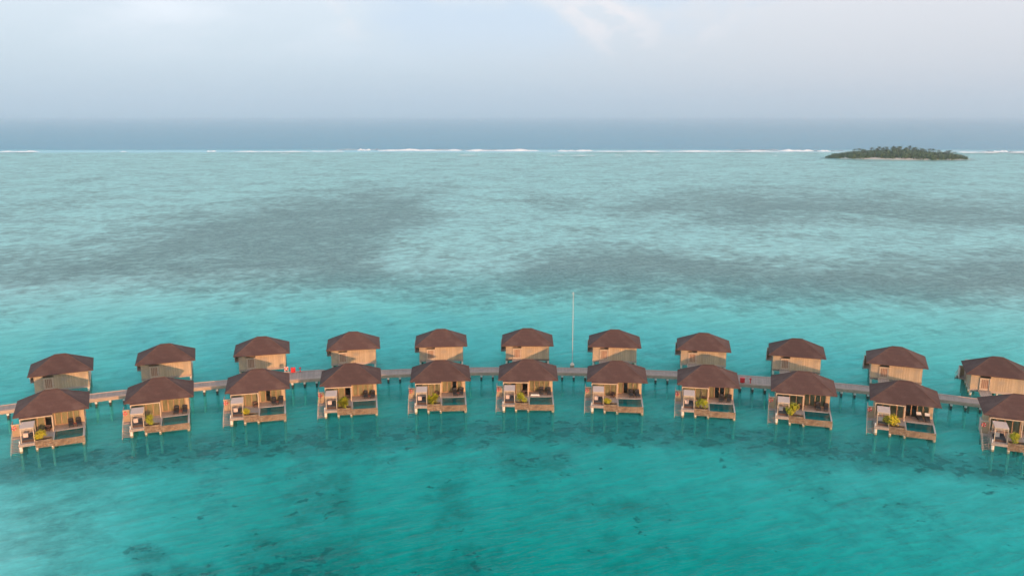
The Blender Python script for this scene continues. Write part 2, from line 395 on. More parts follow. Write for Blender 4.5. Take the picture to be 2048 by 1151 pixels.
def mat_seabed():
    m = NT('sand_and_reef')
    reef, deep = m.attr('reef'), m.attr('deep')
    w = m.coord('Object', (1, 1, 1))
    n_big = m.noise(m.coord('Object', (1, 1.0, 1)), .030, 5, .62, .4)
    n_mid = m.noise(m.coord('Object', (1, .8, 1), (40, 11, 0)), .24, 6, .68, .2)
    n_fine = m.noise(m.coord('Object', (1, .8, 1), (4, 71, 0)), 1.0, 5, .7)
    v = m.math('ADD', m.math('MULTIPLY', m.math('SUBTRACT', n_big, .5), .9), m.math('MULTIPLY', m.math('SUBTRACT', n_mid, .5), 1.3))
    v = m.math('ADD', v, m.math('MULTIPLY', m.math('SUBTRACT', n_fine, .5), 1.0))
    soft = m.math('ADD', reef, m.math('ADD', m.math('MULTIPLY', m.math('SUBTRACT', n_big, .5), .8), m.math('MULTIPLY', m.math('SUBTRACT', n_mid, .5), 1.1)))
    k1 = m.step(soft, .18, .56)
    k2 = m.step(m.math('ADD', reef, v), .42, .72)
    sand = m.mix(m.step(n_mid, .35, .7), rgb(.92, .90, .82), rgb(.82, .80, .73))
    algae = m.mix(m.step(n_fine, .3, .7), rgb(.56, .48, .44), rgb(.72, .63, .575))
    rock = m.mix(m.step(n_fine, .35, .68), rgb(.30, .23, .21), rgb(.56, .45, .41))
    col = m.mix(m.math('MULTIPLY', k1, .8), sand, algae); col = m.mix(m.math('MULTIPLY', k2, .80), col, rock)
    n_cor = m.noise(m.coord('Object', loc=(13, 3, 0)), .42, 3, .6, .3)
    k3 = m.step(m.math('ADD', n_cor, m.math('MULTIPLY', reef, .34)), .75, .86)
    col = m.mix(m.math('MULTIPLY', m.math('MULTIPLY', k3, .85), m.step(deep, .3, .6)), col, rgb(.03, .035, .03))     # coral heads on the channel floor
    return m.fin(col, .95, m.bump(n_mid, .5, .5), .0)
M['seabed'] = mat_seabed()

def mat_sea():
    m = NT('sea_water')
    deep, ocean = m.attr('deep'), m.attr('ocean')
    # wind ripples: three sizes, crests nearly across the view
    r1 = m.noise(m.slant(27, .28), .36, 3, .6, .3)
    r2 = m.noise(m.slant(20, .34, (9, 5, 0)), 1.05, 4, .65, .4)
    r3 = m.noise(m.slant(-14, .5, (2, 7, 0)), 2.6, 3, .6)
    patch = m.noise(m.coord('Object', (.5, 1, 1)), .02, 3)
    h = m.math('ADD', m.math('MULTIPLY', r1, 1.2), m.math('ADD', m.math('MULTIPLY', r2, .55), m.math('MULTIPLY', r3, .16)))
    h = m.math('MULTIPLY', h, m.step(patch, .3, .7, .75, 1.15))
    nrm = m.bump(h, .9, .95)
    fr = m.new('ShaderNodeFresnel'); fr.inputs[0].default_value = 1.33; m.l.new(nrm, fr.inputs['Normal'])
    gl = m.new('ShaderNodeBsdfGlossy'); gl.inputs['Roughness'].default_value = .14; m.l.new(nrm, gl.inputs['Normal'])
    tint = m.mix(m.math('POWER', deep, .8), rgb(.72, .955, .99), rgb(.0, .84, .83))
    rip_shade = m.step(m.math('ADD', m.math('MULTIPLY', r1, .45), m.math('ADD', m.math('MULTIPLY', r2, .4), m.math('MULTIPLY', r3, .15))), .36, .64, .85, 1.10)
    tint = m.mix(1.0, tint, rip_shade, 'MULTIPLY')      # light and dark of the ripples painted into the water colours
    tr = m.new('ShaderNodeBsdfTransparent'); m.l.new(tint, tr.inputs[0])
    dcol = m.mix(deep, rgb(.12, .62, .68), rgb(.0, .25, .235)); dcol = m.mix(1.0, m.mix(ocean, dcol, rgb(.10, .32, .46)), rip_shade, 'MULTIPLY')
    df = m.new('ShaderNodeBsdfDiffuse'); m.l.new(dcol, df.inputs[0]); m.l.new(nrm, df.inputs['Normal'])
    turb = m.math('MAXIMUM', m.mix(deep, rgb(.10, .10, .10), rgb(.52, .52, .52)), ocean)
    body = m.new('ShaderNodeMixShader'); m.l.new(turb, body.inputs[0]); m.l.new(tr.outputs[0], body.inputs[1]); m.l.new(df.outputs[0], body.inputs[2])
    ms = m.new('ShaderNodeMixShader'); m.l.new(m.math('MULTIPLY', m.math('MAXIMUM', m.math('SUBTRACT', fr.outputs[0], .13), 0.0), m.math('MULTIPLY_ADD', ocean, .47, .48)), ms.inputs[0])
    m.l.new(body.outputs[0], ms.inputs[1]); m.l.new(gl.outputs[0], ms.inputs[2]); m.l.new(ms.outputs[0], m.out.inputs[0])
    return m.mat
M['sea'] = mat_sea()
near = [35 * 1.0205 ** i for i in range(190)]
bed_z = lambda X, Y, d, o: -1.5 - 3.0 * d - 22 * o + .25 * np.sin(X * .05) * np.cos(Y * .043)
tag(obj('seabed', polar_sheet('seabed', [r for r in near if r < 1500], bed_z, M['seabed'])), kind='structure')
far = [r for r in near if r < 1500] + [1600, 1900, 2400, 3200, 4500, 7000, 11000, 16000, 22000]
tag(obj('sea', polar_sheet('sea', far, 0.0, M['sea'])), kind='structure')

# ------------------------------------------------------------------ villa geometry (x along the row, deck side towards -y, z above the water)
W2, L2, EAVE, RISE, RIDGE2, FLOOR = 5.3, 4.425, 4.4, 2.53, .96, 1.45
def villa_meshes(flip):
    G = {}
    def put(name, mb, mat, smooth=False): G[name] = mb.mesh(name, mat, flip, smooth)
    # roof: hipped shell with a soffit
    b = MB(); t = EAVE; z0 = EAVE - .10
    top = [(-W2, -L2, t), (W2, -L2, t), (W2, L2, t), (-W2, L2, t), (-RIDGE2, 0, t + RISE), (RIDGE2, 0, t + RISE)]
    b.add(top, [(0, 1, 5, 4), (1, 2, 5), (2, 3, 4, 5), (3, 0, 4)], 0)
    lo = [(x, y, z0) for x, y, _ in top[:4]]
    b.add(top[:4] + lo, [(4, 5, 1, 0), (5, 6, 2, 1), (6, 7, 3, 2), (7, 4, 0, 3)], 1)
    b.add(lo, [(3, 2, 1, 0)], 2)
    put('roof', b, [M['roof'], M['fascia'], M['cladding']])
    b = MB(); b.bar((-RIDGE2, 0, t + RISE + .02), (RIDGE2, 0, t + RISE + .02), .26, .07); put('ridge_cap', b, M['fascia'])
    for i, (c, sgn) in enumerate(((0, -1), (1, 1), (2, 1), (3, -1))):
        b = MB(); p = Vector(top[c]); q = Vector((sgn * RIDGE2, 0, t + RISE)); b.bar(p + Vector((0, 0, .0)), q + Vector((0, 0, .0)), .15, .04); put('hip_cap%d' % i, b, M['fascia'])
    # lower eave strip over the living-room side of the deck facade, and its fascia beam
    b = MB(); sl = RISE / L2; v1 = -L2 - .30
    b.hexa([(-4.45, v1, t - .30 * sl - .07), (.12, v1, t - .30 * sl - .07), (.12, -L2 + .1, t - .07), (-4.45, -L2 + .1, t - .07),
            (-4.45, v1, t - .30 * sl + .005), (.12, v1, t - .30 * sl + .005), (.12, -L2 + .1, t + .1 * sl + .005), (-4.45, -L2 + .1, t + .1 * sl + .005)]); put('eave_extension', b, M['roof'])
    b = MB(); b.box(-4.42, .1, -4.66, -4.56, 3.98, 4.15); put('fascia_beam', b, M['trim'])
    b = MB(); b.box(-4.42, -4.28, -4.66, -4.52, FLOOR, 3.98); put('column0', b, M['trim'])
    b = MB(); b.box(-.04, .10, -4.66, -4.52, FLOOR, 3.98); put('column1', b, M['trim'])
    # walls
    z1 = 4.29; wb = 1.28; T = .12
    b = MB()
    b.box(-4.4, -4.4 + T, -3.3, 3.46, wb, z1); b.box(4.4 - T, 4.4, -1.75, 3.46, wb, z1)
    b.box(-4.4, -2.95, 3.46, 3.58, wb, z1); b.box(-1.25, 4.4, 3.46, 3.58, wb, z1); b.box(-2.95, -1.25, 3.46, 3.58, 4.08, z1)
    b.box(3.78, 4.4 - T, -1.75, -1.63, wb, z1); b.box(.0, .12, -3.3, -1.75, wb, z1); b.box(.0, .28, -1.75, -1.63, wb, z1)
    b.box(-4.4 + T, -.0, -3.3, -3.2, 3.85, z1); b.box(.28, 3.78, -1.75, -1.65, 4.02, z1)
    put('wall', b, M['cladding'])
    b = MB(); b.box(-4.2, 4.2, 2.2, 2.3, FLOOR, 4.28); b.box(-4.27, -4.2, -3.1, 3.4, FLOOR, 4.28); put('inner_wall', b, M['room'])
    b = MB(); b.box(-4.46, 4.46, -4.30, 3.64, 1.16, FLOOR); put('floor', b, M['deck2'])
    b = MB()
    for x in (-4.25, 0.0, 4.25): b.box(x - .12, x + .12, -8.4, 3.5, .96, 1.16)
    for y in (3.3, -.5, -4.1): b.box(-4.3, 4.3, y - .1, y + .1, .98, 1.15)
    put('floor_beams', b, M['trim'])
    # windows: sliding panes with frames; curtains behind
    def pane(name, x0, x1, y, z0, z1):
        b = MB(); f = .06
        b.box(x0, x0 + f, y - .03, y + .03, z0, z1); b.box(x1 - f, x1, y - .03, y + .03, z0, z1)
        b.box(x0 + f, x1 - f, y - .028, y + .028, z0, z0 + .08); b.box(x0 + f, x1 - f, y - .028, y + .028, z1 - .08, z1); put(name + '_frame', b, M['frame'])
        b = MB(); b.box(x0 + f, x1 - f, y - .006, y + .006, z0 + .08, z1 - .08); put(name + '_glass', b, M['glass'])
        b = MB(); n = 16; yy = y + .16
        vs = [(x0 + (x1 - x0) * i / n, yy + .035 * (-1) ** i, z) for i in range(n + 1) for z in (z0 + .04, z1 - .06)]
        b.add(vs, [(2 * i, 2 * i + 2, 2 * i + 3, 2 * i + 1) for i in range(n)]); put(name + '_curtain', b, M['curtain'])
    for i in range(4): pane('pl%d' % i, -4.26 + 1.06 * i, -3.20 + 1.06 * i - .012, -3.25, FLOOR, 3.85)
    for i in range(4): pane('pr%d' % i, .285 + .872 * i, .285 + .872 * (i + 1) - .012, -1.70, FLOOR, 4.02)
    # entrance: framed slatted door in a porch, link walkway
    b = MB(); y0 = 3.58
    b.box(-2.95, -2.82, y0 - .1, y0 + .16, FLOOR, 3.72); b.box(-1.38, -1.25, y0 - .1, y0 + .16, FLOOR, 3.72); b.box(-2.82, -1.38, y0 - .1, y0 + .15, 3.58, 3.72); put('door_frame', b, M['trim'])
    b = MB(); b.box(-2.82, -1.38, y0 - .04, y0 + .02, FLOOR, 3.58); put('door', b, M['trim'])
    for i in range(4): b = MB(); b.box(-2.62 + .28 * i, -2.44 + .28 * i, y0 + .021, y0 + .06, FLOOR + .35, 3.40); put('door_slat%d' % i, b, M['door'])
    b = MB(); b.box(-1.60, -1.56, y0 + .06, y0 + .12, 2.30, 2.62); put('door_handle', b, M['metal'])
    b = MB(); b.box(-3.0, -1.2, 3.7, 9.55, 1.30, 1.44); put('entry_walkway', b, M['deck'])
    b = MB(); b.box(-3.06, -3.0, 3.7, 9.5, 1.18, 1.47); b.box(-1.2, -1.14, 3.7, 9.5, 1.18, 1.47); put('walkway_edging', b, M['trim'])
    # piles
    b = MB(); b.cyl(0, 0, -6.5, .98, .20, .20, 12); put('pile', b, M['pile'])
    b = MB(); b.cyl(0, 0, -6.5, .98, .24, .24, 12); put('corner_pile', b, M['pile'])
    # deck bay with the daybed canopy
    b = MB(); b.box(-4.46, -2.28, -8.62, -4.305, 1.30, FLOOR - .002); b.box(-2.28, .1, -7.5, -4.305, 1.28, FLOOR - .004); put('sun_deck', b, M['deck'])
    b = MB(); b.box(-4.48, -2.29, -8.70, -8.62, 1.02, FLOOR + .01); put('deck_edge_beam', b, M['deck'])
    for i, (x, y) in enumerate(((-4.08, -8.25), (-2.36, -8.25), (-4.08, -5.3), (-2.36, -5.3))):
        b = MB(); b.box(x - .055, x + .055, y - .055, y + .055, FLOOR, 3.62); put('canopy_post%d' % i, b, M['trim'])
    b = MB()
    for y in (-8.25, -5.3): b.box(-4.15, -2.29, y - .06, y + .06, 3.62, 3.76)
    for x in (-4.08, -2.36): b.box(x - .06, x + .06, -8.19, -5.36, 3.62, 3.755)
    b.box(-4.02, -2.42, -8.29, -8.21, 3.42, 3.50); put('canopy_frame', b, M['trim'])
    b = MB()
    for i in range(22): b.box(-4.17, -2.27, -8.30 + i * .142, -8.30 + i * .142 + .105, 3.77, 3.81)
    put('canopy_slats', b, M['slat'])
    b = MB()
    for i in range(9): b.box(-3.98 + .19 * i, -3.90 + .19 * i, -5.26, -5.22, FLOOR, 3.62)
    put('canopy_screen', b, M['slat'])
    # planter and pool
    b = MB(); b.box(-2.28, .08, -8.66, -8.50, .50, 1.70); b.box(-2.28, -2.12, -8.50, -7.5, .50, 1.70); b.box(-.06, .08, -8.50, -7.5, .50, 1.70); b.box(-2.12, -.06, -7.62, -7.5, .5, 1.70); put('planter_wall', b, M['stone'])
    b = MB(); b.box(-2.12, -.06, -8.50, -7.62, .6, 1.62); put('planter_soil', b, M['soil'])
    b = MB(); b.box(.082, 4.46, -8.68, -8.50, .38, 1.42); put('pool_wall', b, M['stone'])
    b = MB(); b.box(.10, .28, -8.50, -4.302, .50, 1.46); b.box(4.22, 4.46, -8.50, -4.302, .50, 1.46); b.box(.28, 4.22, -4.52, -4.302, .5, 1.458); put('pool_coping', b, M['coping'])
    b = MB(); b.box(.28, 4.22, -8.50, -4.52, .40, .50); b.box(.28, .30, -8.5, -4.52, .5, 1.30); b.box(4.20, 4.22, -8.5, -4.52, .5, 1.30); b.box(.3, 4.2, -4.54, -4.52, .5, 1.3); put('pool_basin', b, M['tile'])
    b = MB(); b.add([(.28, -8.50, 1.385), (4.22, -8.50, 1.385), (4.22, -4.52, 1.385), (.28, -4.52, 1.385)], [(0, 1, 2, 3)]); put('pool_water', b, M['pool'])
    # water stair beside the deck with the shower screen at its head
    b = MB(); b.box(-5.52, -4.50, -4.72, -4.64, FLOOR, 3.36); put('shower_screen0', b, M['screen'])
    b = MB(); b.box(-5.56, -5.48, -4.64, -2.6, FLOOR - .2, 3.36); put('shower_screen1', b, M['slat'])
    b = MB(); b.box(-5.6, -4.46, -4.76, -4.60, 3.36, 3.43); put('screen_cap', b, M['trim'])
    b = MB(); b.box(-5.56, -4.47, -5.5, -2.6, 1.28, FLOOR - .01); put('stair_landing', b, M['deck'])
    for x in (-5.52, -4.56):
        b = MB(); b.bar((x, -5.45, 1.30), (x, -9.0, -.55), .07, .24); put('stringer%d' % (x > -5), b, M['deck'])
    b = MB(); b.box(-5.48, -4.60, -.13, .13, -.025, .025); put('tread', b, M['deck'])
    b = MB(); b.bar((-5.54, -5.45, 2.32), (-5.54, -9.0, .55), .06, .07)
    for y, z in ((-5.5, 1.3), (-7.2, .42), (-8.95, -.6)): b.box(-5.57, -5.51, y - .035, y + .035, z, z + 1.0)
    put('handrail', b, M['trim'])
    b = MB(); b.box(-4.36, -4.26, -8.56, -8.46, FLOOR, 1.75); b.box(-4.39, -4.23, -8.59, -8.43, 1.75, 1.93); put('deck_lantern', b, M['white'])
    return G
VM = {False: villa_meshes(False), True: villa_meshes(True)}
def villa(row_far, loc, rz, label, group, dark):
    G = VM[row_far]; s = -1 if row_far else 1
    root = empty('water_villa', loc, rz, label, 'villa', group)
    def p(name, key=None, par=root): return obj(name, G[key or name], par)
    roof = p('roof'); p('ridge_cap', par=roof)
    for i in range(4): p('hip_cap', 'hip_cap%d' % i, roof)
    p('eave_extension', par=roof); p('fascia_beam')
    for i in range(2): p('column', 'column%d' % i)
    p('wall'); p('inner_wall'); p('floor'); p('floor_beams')
    for k in ('pl', 'pr'):
        for i in range(4):
            w = p('window_frame', '%s%d_frame' % (k, i)); p('pane', '%s%d_glass' % (k, i), w)
            if (k, i) not in dark: p('curtain', '%s%d_curtain' % (k, i), w)
    p('door_frame'); d = p('door')
    for i in range(4): p('door_slat', 'door_slat%d' % i, d)
    p('door_handle', par=d)
    ew = p('entry_walkway'); p('walkway_edging', par=ew)
    pts = [(x, y) for x in (-4.22, 4.22) for y in (3.3, .9, -1.6, -4.1, -6.3)] + [(-2.1, -8.42), (.02, -8.42), (0, 3.3), (0, -.5), (0, -4.1)]
    for x, y in pts: o = p('pile'); o.location = (x, y * s, 0)
    for x, y in ((-4.22, -8.42), (4.25, -8.42)): o = p('pile', 'corner_pile'); o.location = (x, y * s, 0)
    p('sun_deck'); p('deck_edge_beam')
    cf = p('canopy_frame')
    for i in range(4): p('canopy_post', 'canopy_post%d' % i, cf)
    p('canopy_slats', par=cf); p('canopy_screen', par=cf)
    pw = p('planter_wall'); p('planter_soil', par=pw)
    p('pool_wall'); p('pool_coping'); pb = p('pool_basin'); p('pool_water', par=pb)
    p('shower_screen', 'shower_screen0'); p('shower_screen', 'shower_screen1'); p('screen_cap'); p('stair_landing')
    st = p('stair_stringer', 'stringer0'); p('stair_stringer', 'stringer1')
    for i in range(12):
        o = p('tread', par=st); t = (i + .5) / 12; o.location = (0, s * (-5.5 - 3.5 * t), 1.36 - 1.85 * t)
    p('handrail'); p('deck_lantern')
    return root

# arc of the two rows: centre and radii fitted to the roofs
ARC = Vector((.6, -26.4)); R_F, R_B, R_J = 172.6, 195.1, 183.85
ANG = [-25.65, -20.32, -15.05, -9.77, -4.49, .76, 6.07, 11.39, 16.71, 22.01, 27.48]
ANG_B = [-25.51, -20.23, -14.99, -9.72, -4.48, .76, 6.04, 11.30, 16.59, 21.90, 26.81]
TURN = ANG[:10] + [22.4]; TURN_B = ANG_B[:10] + [22.0]      # the last pair stands a little off the arc
WORD = ['first', 'second', 'third', 'fourth', 'fifth', 'sixth']
def where(i):
    """how one finds the i-th pair: counted along the jetty from the flagpole"""
    return (WORD[5 - i] + ' from flagpole, away from island') if i <= 5 else (WORD[i - 6] + ' from flagpole, towards island')
DARK = [{('pl', 3)}, set(), {('pr', 1)}, {('pl', 3)}, {('pr', 2)}, {('pl', 1), ('pl', 3)}, {('pr', 1)}, {('pr', 1), ('pr', 2)}, set(), {('pr', 0), ('pr', 1)}, set()]
def on_arc(r, deg, z=0.0): return Vector((ARC.x + r * math.sin(R(deg)), ARC.y + r * math.cos(R(deg)), z))
FRONT = []
for i, a in enumerate(ANG):
    FRONT.append(villa(False, on_arc(R_F, a), -R(TURN[i]), 'brown hip-roofed pool villa, lagoon row, ' + where(i), 'villas of the lagoon row', DARK[i]))
    villa(True, on_arc(R_B, ANG_B[i]), -R(TURN_B[i]), 'brown hip-roofed timber villa, reef row, ' + where(i), 'villas of the reef row', set())

# ------------------------------------------------------------------ things on the villa decks
def in_villa(i, x, y, z=0.0):
    a = -R(TURN[i]); c = on_arc(R_F, ANG[i])
    return Vector((c.x + x * math.cos(a) - y * math.sin(a), c.y + x * math.sin(a) + y * math.cos(a), z))
# sun lounger: frame, legs, mattress, raised back, head cushion
b = MB(); b.box(-.38, .38, -1.0, 1.0, .20, .30); lg_frame = b.mesh('lounger_frame', M['dark'])
b = MB(); b.box(-.03, .03, -.03, .03, 0, .20); lg_leg = b.mesh('lounger_leg', M['dark'])
b = MB(); b.box(-.36, .36, -.98, .25, .301, .40); lg_mat = b.mesh('lounger_mattress', M['navy'])
b = MB(); b.hexa([(-.38, .25, .30), (.38, .25, .30), (.38, .95, .80), (-.38, .95, .80), (-.38, .22, .42), (.38, .22, .42), (.38, .88, .92), (-.38, .88, .92)]); lg_back = b.mesh('lounger_back', M['dark'])
b = MB(); b.hexa([(-.30, .60, .72), (.30, .60, .72), (.30, .86, .925), (-.30, .86, .925), (-.30, .56, .80), (.30, .56, .80), (.30, .82, 1.0), (-.30, .82, 1.0)]); lg_cush = b.mesh('lounger_cushion', M['navy'])
b = MB(); b.hexa([(-.37, .50, .66), (.37, .50, .66), (.37, .94, .98), (-.37, .94, .98), (-.37, .46, .70), (.37, .46, .70), (.37, .90, 1.03), (-.37, .90, 1.03)]); lg_towel = b.mesh('lounger_towel', M['towel'])
# daybed: base, mattress, bolster, seat cushion
b = MB(); b.box(-.78, .78, -1.2, 1.2, .0, .28); db_base = b.mesh('daybed_base', M['brown'])
b = MB(); b.box(-.74, .74, -1.15, 1.15, .281, .46); db_mat = b.mesh('daybed_mattress', M['navy'])
b = MB(); b.hexa([(-.66, -.35, .47), (-.02, -.35, .47), (-.02, .20, .47), (-.66, .20, .47), (-.66, -.10, 1.02), (-.02, -.10, 1.02), (-.02, .14, 1.05), (-.66, .14, 1.05)]); db_cush = b.mesh('daybed_cushion', M['cushion'])
b = MB(); b.box(.08, .68, .62, 1.06, .47, .64); db_pil = b.mesh('daybed_pillow', M['navy'])
# rattan armchair
b = MB(); b.box(-.34, .34, -.34, .34, .18, .42); ch_seat = b.mesh('armchair_seat', M['brown'])
b = MB(); b.hexa([(-.36, .26, .42), (.36, .26, .42), (.36, .36, .42), (-.36, .36, .42), (-.36, .36, .86), (.36, .36, .86), (.36, .44, .86), (-.36, .44, .86)]); ch_back = b.mesh('armchair_back', M['brown'])
b = MB(); b.box(-.05, .05, -.34, .30, .42, .62); ch_arm = b.mesh('armchair_arm', M['brown'])
b = MB(); b.box(-.035, .035, -.035, .035, 0, .18); ch_leg = b.mesh('armchair_leg', M['brown'])
# side table
b = MB(); b.box(-.24, .24, -.24, .24, .40, .45); tb_top = b.mesh('side_table_top', M['red2'])
b = MB(); b.box(-.025, .025, -.025, .025, 0, .40); tb_leg = b.mesh('side_table_leg', M['red2'])
# folded towels
b = MB(); b.box(-.8, .8, -.20, .20, 0, .12); b.box(-.74, .74, -.17, .17, .121, .2); towel_m = b.mesh('towel', M['towel'])
# life ring
b = MB(); b.torus((0, 0, 0), .25, .08); ring_m = b.mesh('life_ring', M['red'], smooth=True)
b = MB()
for k in range(4):
    a = math.pi / 4 + k * math.pi / 2; b.bar((.25 * math.cos(a) - .03 * math.sin(a), 0, .25 * math.sin(a) + .03 * math.cos(a)), (.25 * math.cos(a) + .03 * math.sin(a), 0, .25 * math.sin(a) - .03 * math.cos(a)), .172, .172)
band_m = b.mesh('ring_bands', M['white'])
# shrubs: woody stems and many separate leaves
def shrub_meshes(seed, rx, rz, n, mat, leaf=.20, strap=False):
    rg = random.Random(seed); b = MB(); sb = MB()
    for k in range(7):
        a = rg.uniform(0, 6.28); q = rg.uniform(.3, .75) * rx; sb.bar((0.1 * math.cos(a), .1 * math.sin(a), -.05), (q * math.cos(a), q * math.sin(a), rz * rg.uniform(.7, 1.2)), .045, .045)
    lobes = [(rg.uniform(-.55, .55) * rx, rg.uniform(-.45, .45) * rx, rz * rg.uniform(.55, 1.25), rg.uniform(.35, .6)) for _ in range(9)]
    for k in range(n):
        lx, ly, lz, lr = rg.choice(lobes)
        d = Vector((rg.gauss(0, 1), rg.gauss(0, 1), rg.gauss(0, 1))).normalized()
        q = lr * rg.uniform(.55, 1.08)
        c = Vector((lx + d.x * q * rx, ly + d.y * q * rx * .9, max(.03, lz + d.z * q * rz)))
        out = (d + Vector((0, 0, .5 + rg.uniform(-.3, .3)))).normalized()
        tdir = out.cross(Vector((rg.uniform(-1, 1), rg.uniform(-1, 1), rg.uniform(-1, 1)))).normalized()
        if strap: tdir = (d + Vector((0, 0, .6))).normalized(); out = tdir.cross(Vector((-d.y, d.x, .1))).normalized()
        s = out.cross(tdir).normalized(); l = leaf * rg.uniform(.7, 1.4) * (1.9 if strap else 1); w = leaf * .32 * rg.uniform(.8, 1.3)
        b.add([c - tdir * l * .5, c + s * w + out * .02, c + tdir * l * .5 - out * .05, c - s * w + out * .02], [(0, 1, 2, 3)])
    return b.mesh('shrub_foliage', mat), sb.mesh('shrub_stems', M['stem'])
SHR = [shrub_meshes(1, 1.15, .85, 620, M['leaf2']), shrub_meshes(2, 1.0, .8, 560, M['leaf']), shrub_meshes(3, .95, .85, 420, M['leaf'], .26, True)]
SHRUB_AT = [(0, -1.75, -7.75, .98), (1, -1.45, -7.9, .95), (0, -1.75, -7.9, .78), (2, -1.35, -7.9, 1.0), (2, -1.3, -7.95, .9), (1, -1.1, -7.9, .98), (0, -1.55, -8.0, .78), (1, -1.15, -7.9, 1.05), (1, -1.85, -7.7, 1.22), (0, -1.75, -7.75, 1.28), (1, -1.4, -7.9, 1.05)]
SHRUB_WORD = ['golden-green leafy shrub', 'lime-green leafy shrub', 'strap-leaved green shrub']
for i, a in enumerate(ANG):
    rz = -R(TURN[i]); wh = where(i); vr = random.Random(50 + i)
    for j, (x, y, da, ww) in enumerate(((2.48, -2.95, .04, 'near terrace middle'), (3.66, -3.02, -.05, 'at terrace outer end'))):
        e = empty('sun_lounger', in_villa(i, x + vr.uniform(-.12, .12), y + vr.uniform(-.25, .2), FLOOR), rz + da + vr.uniform(-.16, .16), ('white-towelled' if i == 9 else 'dark') + ' lounger ' + ww + ', villa ' + wh, 'sun lounger', 'pairs of loungers on the pool terraces')
        obj('frame', lg_frame, e); obj('mattress', lg_mat, e); bk = obj('backrest', lg_back, e)
        if i == 9: obj('towel_cover', lg_towel, bk)
        else: obj('head_cushion', lg_cush, bk)
        for q in ((-.33, -.9), (.33, -.9), (-.33, .9), (.33, .9)): obj('leg', lg_leg, e, (q[0], q[1], 0))
    if i in (0, 1, 2, 3, 4):
        e = empty('side_table', in_villa(i, 3.07, -3.35, FLOOR), rz, 'small red-brown table between loungers, villa ' + wh, 'side table', 'side tables between loungers')
        obj('table_top', tb_top, e)
        for q in ((-.2, -.2), (.2, -.2), (-.2, .2), (.2, .2)): obj('leg', tb_leg, e, (q[0], q[1], 0))
    e = empty('daybed', in_villa(i, -3.22, -6.75, FLOOR), rz, 'dark daybed with cream cushion under canopy, villa ' + wh, 'daybed', 'daybeds under the deck canopies')
    obj('base', db_base, e); mt = obj('mattress', db_mat, e); obj('back_cushion', db_cush, mt, None, 0.0); obj('pillow', db_pil, mt)
    if i in (0, 2, 3, 4, 5, 6, 7, 8):
        e = empty('armchair', in_villa(i, -.75 + .12 * (i % 3), -3.95, FLOOR), rz + .3 * (i % 3 - 1), 'brown rattan armchair by glass doors, villa ' + wh, 'armchair', 'armchairs on the terraces')
        obj('seat', ch_seat, e); obj('backrest', ch_back, e); obj('arm', ch_arm, e, (-.34, 0, 0)); obj('arm', ch_arm, e, (.34, 0, 0))
        for q in ((-.28, -.28), (.28, -.28), (-.28, .28), (.28, .28)): obj('leg', ch_leg, e, (q[0], q[1], 0))
    e = empty('life_ring', in_villa(i, -5.22, -4.84, 2.85), rz, 'red life ring on stair-head screen, villa ' + wh, 'life ring', 'life rings at the water stairs')
    obj('ring', ring_m, e); obj('ring_bands', band_m, e)
    k, x, y, sc_ = SHRUB_AT[i]
    e = empty('shrub', in_villa(i, x, y, 1.60), rz + i * 1.7, SHRUB_WORD[k] + ' in planter, villa ' + wh, 'shrub', 'shrubs in the pool planters'); e.scale = (sc_ * 1.18,) * 3
    obj('foliage', SHR[k][0], e); obj('stems', SHR[k][1], e)
tag(obj('towel', towel_m, None, in_villa(5, 1.25, -3.85, FLOOR), -R(ANG[5])), 'white folded towels on terrace edge, villa ' + where(5), 'towels')

